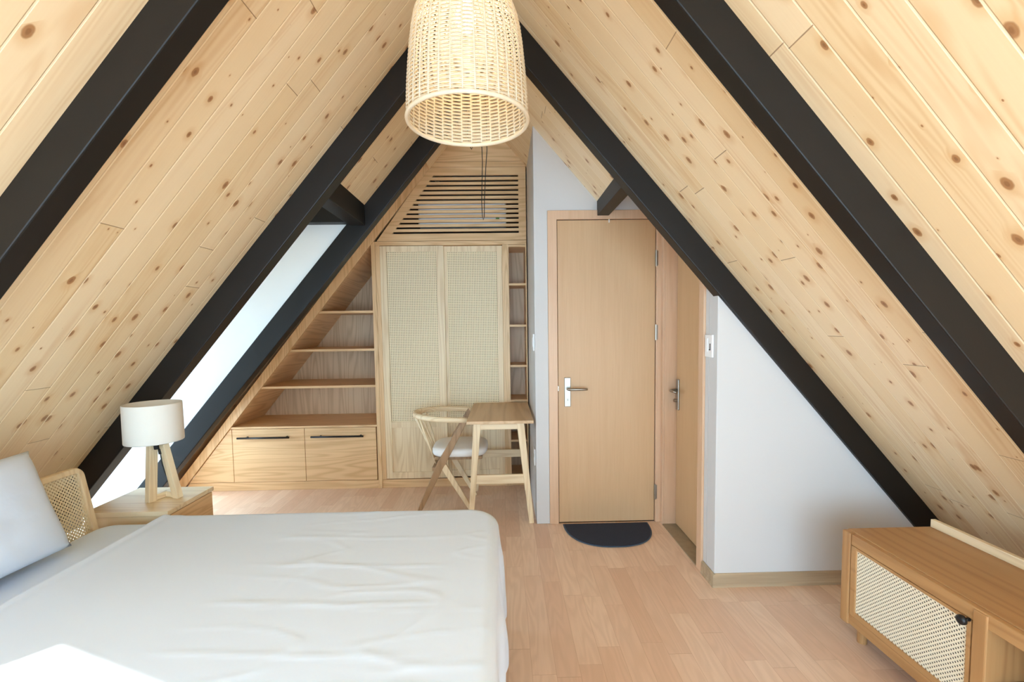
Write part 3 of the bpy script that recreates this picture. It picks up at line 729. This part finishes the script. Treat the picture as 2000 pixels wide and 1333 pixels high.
# headboard: a tilted rounded frame with cane, built flat in (y, t) and leaned back
HX0, HT = -1.822, .184                 # bottom x (z=.42) and lean (dx per dz)
def lean(bm):
    for v in bm.verts:
        dz = v.co.z-.40
        v.co.x = v.co.x+HX0-HT*dz
    return bm
def ringpath(y0, y1, z0, z1, r):
    P = [(y1, z0)]
    for a in range(0, 91, 15): P.append((y1-r+r*math.cos(R(a)), z1-r+r*math.sin(R(a))))
    for a in range(90, 181, 15): P.append((y0+r+r*math.cos(R(a)), z1-r+r*math.sin(R(a))))
    P.append((y0, z0)); return P
hb_o, hb_i = ringpath(.46, 2.048, .36, .813, .042), ringpath(.487, 2.020, .36, .788, .013)
bm = BM(); n = len(hb_o)
V = [[bm.verts.new((x, p[0], p[1])) for p in ring] for x in (0, .027) for ring in (hb_o, hb_i)]
for i in range(n-1):
    bm.faces.new((V[0][i], V[0][i+1], V[1][i+1], V[1][i])); bm.faces.new((V[2][i], V[3][i], V[3][i+1], V[2][i+1]))
    bm.faces.new((V[0][i], V[2][i], V[2][i+1], V[0][i+1])); bm.faces.new((V[1][i], V[1][i+1], V[3][i+1], V[3][i]))
for i in (0, n-1): bm.faces.new((V[0][i], V[1][i], V[3][i], V[2][i]))
bmesh.ops.recalc_face_normals(bm, faces=bm.faces)
hb = obj('headboard', lean(bm), 'ash_z', bed, bevel=.005)
bm = BM(); box(bm, .011, .014, .482, 2.024, .36, .791); obj('cane_panel', lean(bm), 'cane_head', hb)
# duvet
def drape(name):
    bm = BM(); X0, X1c, Y0, Y1c = -1.552, -.030, .42, 2.072
    Rr, rr, drop = .14, .045, .40
    ax0 = X1c-Rr; ay0, ay1 = Y0+Rr, Y1c-Rr
    nx, ny = 190, 220
    ext = (Rr-rr)+math.pi/2*rr+drop
    grid = []
    for i in range(nx+1):
        s = X0+(ax0+ext-X0)*i/nx; row = []
        for j in range(ny+1):
            t_ = ay0-ext+(ay1-ay0+2*ext)*j/ny
            qx, qy = min(s, ax0), min(max(t_, ay0), ay1)
            vx, vy = s-qx, t_-qy; d = math.hypot(vx, vy)
            nxv, nyv = (vx/d, vy/d) if d > 1e-6 else (0, 0)
            z = .580; flat = Rr-rr
            # wrinkles
            wv = 0
            P = Vector((s*1.3, t_*3.2, 0.3)); wv += .0022*noise.noise(P*1.0)
            P = Vector((s*.9+t_*1.5, t_*3.5-s*2.2, 4.)); n1 = abs(noise.noise(P*1.2)); wv += .0022*max(0, 1-n1*14)*max(0, noise.noise(Vector((s*1.5, t_*1.5, 21))))*2
            P = Vector((s*1.1, t_*5.5, 8.)); n2 = abs(noise.noise(P*1.5)); wv += .0020*max(0, 1-n2*16)*min(1, max(0, (s+1.1)/.5))
            P = Vector((s*9, t_*9, 1.)); wv += .0006*noise.noise(P)
            # transverse fold creases
            for yc in (1.78, 1.57, 1.35, 1.13): wv += .0022*math.exp(-((t_-yc-.015*math.sin(s*5))/.006)**2)*max(0, min(1, (s+.95)/.15))*max(0, min(1, (-.18-s)/.1))
            ridge = .012*math.exp(-((s+1.522)/.017)**2)+.004*math.exp(-((s+1.47)/.03)**2)
            if d <= flat: x, y = qx+vx, qy+vy; z += wv+ridge
            else:
                a = (d-flat)/rr
                if a < math.pi/2: rad_ = flat+rr*math.sin(a); z += wv*(1-a/1.6)+ridge-rr*(1-math.cos(a))
                else:
                    dd_ = d-flat-rr*math.pi/2; k = min(1, dd_/.12)
                    wob = .010*math.sin((s*nyv*nyv+t_*nxv*nxv)*23+1.3*math.sin(t_*7+s*5))*k+.012*noise.noise(Vector((s*5, t_*5, 2)))*k
                    rad_ = flat+rr+.02*k*dd_/drop+wob; z = .580-rr-dd_+ridge*0
                x, y = qx+nxv*rad_, qy+nyv*rad_
            if s < -1.490: z += -.016*((-1.490-s)/.062)**2
            row.append(bm.verts.new((x, y, z)))
        grid.append(row)
    for i in range(nx):
        for j in range(ny): bm.faces.new((grid[i][j], grid[i+1][j], grid[i+1][j+1], grid[i][j+1]))
    o = obj(name, bm, 'sheet', smooth=True)
    return o
dv = drape('bedspread'); tag(dv, 'white cotton bedspread covering most of the bed and hanging over its foot', 'bedspread')

# pillow leaning on the headboard
bm = BM(); n = 36
def pil(u, v, side):
    e = (1-abs(u)**3.2)*(1-abs(v)**3.2); th = .078*max(0, e)**.42
    pinch = 1-.05*(1-abs(u)**2)*abs(v)**6; pinv = 1-.06*(1-abs(v)**2)*abs(u)**6
    a, b = u*.425*pinv, v*.197*pinch
    wr = .006*noise.noise(Vector((u*3, v*3, side*5)))+.004*noise.noise(Vector((u*9, v*7, side*3)))
    return a, b, side*th+wr*e
G = {}
for side in (1, -1):
    for i in range(n+1):
        for j in range(n+1):
            u, v = -1+2*i/n, -1+2*j/n
            if side == -1 and (i in (0, n) or j in (0, n)): G[(side, i, j)] = G[(1, i, j)]; continue
            a, b, c = pil(u, v, side)
            # lean: long side a along Y, b up the headboard slope, c out towards +X
            G[(side, i, j)] = bm.verts.new((a, b, c))
    for i in range(n):
        for j in range(n):
            q = [G[(side, i, j)], G[(side, i+1, j)], G[(side, i+1, j+1)], G[(side, i, j+1)]]
            bm.faces.new(q if side == 1 else q[::-1])
# local (a,b,c): a along +Y, b up and back, c towards +X
la = R(20)
ey = Vector((0.0, 1, 0)); eb = Vector((-math.sin(la), 0, math.cos(la))); ec = Vector((math.cos(la), 0, math.sin(la)))
pc = Vector((-1.735, 1.330, .772))
for v in bm.verts: v.co = pc+ey*v.co.x+eb*v.co.y+ec*v.co.z
bmesh.ops.recalc_face_normals(bm, faces=bm.faces)
tag(obj('pillow', bm, 'pillow', smooth=True), 'white pillow leaning against the cane headboard', 'pillow')

# ------------------------------------------------------------------ nightstand and lamp
nt = thing('nightstand', 'pale oak nightstand with square top between bed and dormer', 'nightstand', (-1.75, 2.28, 0))
NT_ = .572
obj('top', box(BM(), -1.950, -1.560, 2.110, 2.450, NT_-.022, NT_), 'ash_x', nt, bevel=.002)
obj('body', box(BM(), -1.945, -1.576, 2.115, 2.445, .16, NT_-.022), 'ash_x', nt, bevel=.002)
dr = obj('drawer', box(BM(), -1.576, -1.563, 2.120, 2.440, .17, NT_-.026), 'oak_y', nt, bevel=.002)
for x in (-1.91, -1.61):
    for y in (2.15, 2.41): obj('leg', bar(BM(), (x, y, .16), (x, y, 0), .03, .03, .022, .022), 'ash_z', nt)
lp = thing('table_lamp', 'table lamp with white drum shade on open wooden base', 'lamp', (-1.69, 2.26, NT_))
A_ = Vector((-1.736, 2.225, NT_)); B_ = Vector((-1.622, 2.285, NT_)); J = Vector((-1.712, 2.318, NT_))
AT = Vector((-1.722, 2.235, .85)); BT = Vector((-1.662, 2.262, .85)); JT = Vector((-1.706, 2.285, .85))
def wing(P0, PT, Jb):
    sd = (Jb-P0); sd.z = 0; sd.normalize(); nrm = Vector((-sd.y, sd.x, 0))
    return bar(BM(), P0+sd*.015, PT+sd*.015, .028, .040, side=nrm)
def hbar(P, Q, z, h, th=.026):
    return bar(BM(), Vector((P.x, P.y, z)), Vector((Q.x, Q.y, z)), h, th, side=(0, 0, 1))
obj('leg', wing(A_, AT, J), 'ash_z', lp, bevel=.002)
obj('leg', wing(B_, BT, J), 'ash_z', lp, bevel=.002)
obj('foot_bar', hbar(A_, J, NT_+.0155, .029), 'ash_y', lp, bevel=.002); obj('foot_bar', hbar(B_, J, NT_+.0155, .029), 'ash_x', lp, bevel=.002)
obj('top_bar', hbar(AT, JT, .838, .024), 'ash_y', lp, bevel=.002); obj('top_bar', hbar(BT, JT, .838, .024), 'ash_x', lp, bevel=.002)
lc_ = Vector((-1.683, 2.222, 0))
bm = BM(); tube(bm, [(lc_.x, lc_.y+.01, .835), (lc_.x, lc_.y, .92)], .011, 12); obj('lamp_socket', bm, 'black', lp)
bm = BM(); lathe(bm, [(.1155, .879), (.1180, .877), (.1190, .881), (.1180, 1.058), (.1170, 1.061), (.1150, 1.059), (.1155, .879)], lc_.x, lc_.y, 64); obj('lamp_shade', bm, 'linen', lp, smooth=True)
bm = BM()
for k in range(3): a = k*2.094+.4; tube(bm, [(lc_.x, lc_.y, .90), (lc_.x+.1155*math.cos(a), lc_.y+.1155*math.sin(a), .98)], .002, 6)
obj('shade_spider', bm, 'black', lp)
bm = BM(); tube(bm, [(-1.692, 2.262, .832), (-1.689, 2.262, .80), (-1.684, 2.262, .75), (-1.680, 2.27, .71), (-1.690, 2.30, .665), (-1.715, 2.35, .61), (-1.735, 2.40, .5755)], .0026, 8)
tube(bm, [(-1.692, 2.262, .828), (-1.690, 2.262, .802)], .0075, 10)
obj('power_cord', bm, 'wire', lp, smooth=True)

# ------------------------------------------------------------------ pendant lamp
px_, py_ = -.100, 1.50; zb_ = 2.050
pd = thing('pendant_lamp', 'large cream woven rattan bell pendant lamp hanging from the ridge', 'lamp', (px_, py_, zb_))
prof = [(h_*.93, r_*.94) for h_, r_ in ((0, .200), (.06, .1985), (.12, .195), (.18, .190), (.24, .184), (.29, .177), (.33, .168), (.37, .152), (.41, .126), (.44, .096), (.46, .064), (.472, .03))]
def pr(h):
    for (a, ra), (b, rb) in zip(prof, prof[1:]):
        if h <= b: k = (h-a)/(b-a); return ra+(rb-ra)*k
    return .03
NR = 34; seg = NR*6
bm = BM()
h = .006; k = 0
arc = 0
while h < .434:
    r_ = pr(h); ring = []
    hw = .0029; th = .0013
    for j in range(seg):
        a = 2*math.pi*j/seg; off = .0026*math.cos(NR/2*a+k*math.pi)*min(1, r_/.12)
        ca, sa = math.cos(a), math.sin(a)
        ring.append([bm.verts.new((px_+(r_+off+dr_)*ca, py_+(r_+off+dr_)*sa, zb_+h+dz_)) for dr_, dz_ in ((th, 0), (0, hw), (-th, 0), (0, -hw))])
    for j in range(seg):
        A0, B0 = ring[j], ring[(j+1) % seg]
        for m in range(4): bm.faces.new((A0[m], B0[m], B0[(m+1) % 4], A0[(m+1) % 4]))
    slope = abs(pr(min(.47, h+.005))-pr(h))/.005
    h += .0056/math.sqrt(1+slope*slope*1.0); k += 1
obj('rattan_weave', bm, 'rattan', pd, smooth=True)
bm = BM()
for j in range(NR):
    a = 2*math.pi*(j+.5)/NR
    hs = [q*.93 for q in (0, .06, .12, .18, .24, .29, .33, .37, .41, .44, .46, .47)]
    tube(bm, [(px_+pr(q)*math.cos(a), py_+pr(q)*math.sin(a), zb_+q) for q in hs], .0028, 6)
obj('rattan_ribs', bm, 'rattan', pd, smooth=True)
bm = BM(); n = 96
tor = [(px_+.1885*math.cos(2*math.pi*j/n), py_+.1885*math.sin(2*math.pi*j/n), zb_) for j in range(n+1)]
tube(bm, tor, .0065, 10, cap=False, upv=(0, 0, 1))
obj('rim', bm, 'rattan', pd, smooth=True)
bm = BM(); tube(bm, [(px_, py_, zb_+.43), (px_, py_, ZA-.02)], .0035, 8); obj('cord', bm, 'wire', pd)
bm = BM(); tube(bm, [(px_, py_, zb_+.442), (px_, py_, zb_+.385)], .022, 16); obj('lamp_holder', bm, 'white', pd)
bm = BM(); lathe(bm, [(.001, .285), (.02, .29), (.030, .31), (.031, .33), (.024, .36), (.014, .385), (.013, .40), (.001, .401)], px_, py_, 24)
bmesh.ops.translate(bm, verts=bm.verts, vec=(0, 0, zb_-.012)); obj('bulb', bm, 'bulb', pd, smooth=True)

# ------------------------------------------------------------------ loose cables from the ridge
def cable(pts, label):
    bm = BM(); tube(bm, pts, .0028, 6); return tag(obj('hanging_cable', bm, 'wire', smooth=True), label, 'cable')
yc = 3.0; dx = .0033
cable([(-.110, yc, 3.10), (-.117, yc, 2.62), (-.113, yc, 2.45), (-.122, yc, 2.2), (-.1195, yc, 2.11), (-.113, yc, 2.088), (-.107, yc, 2.11), (-.105, yc, 2.2), (-.092, yc, 2.42), (-.083, yc, 2.52), (-.084, yc, 2.7), (-.098, yc, 3.10)], 'long black cable loop hanging below the pendant lamp')
cable([(-.165, yc, 3.08), (-.205, yc, 2.62), (-.196, yc, 2.56), (-.180, yc, 2.528), (-.170, yc, 2.55), (-.168, yc, 2.7), (-.15, yc, 3.10)], 'short black cable end just under the pendant rim')
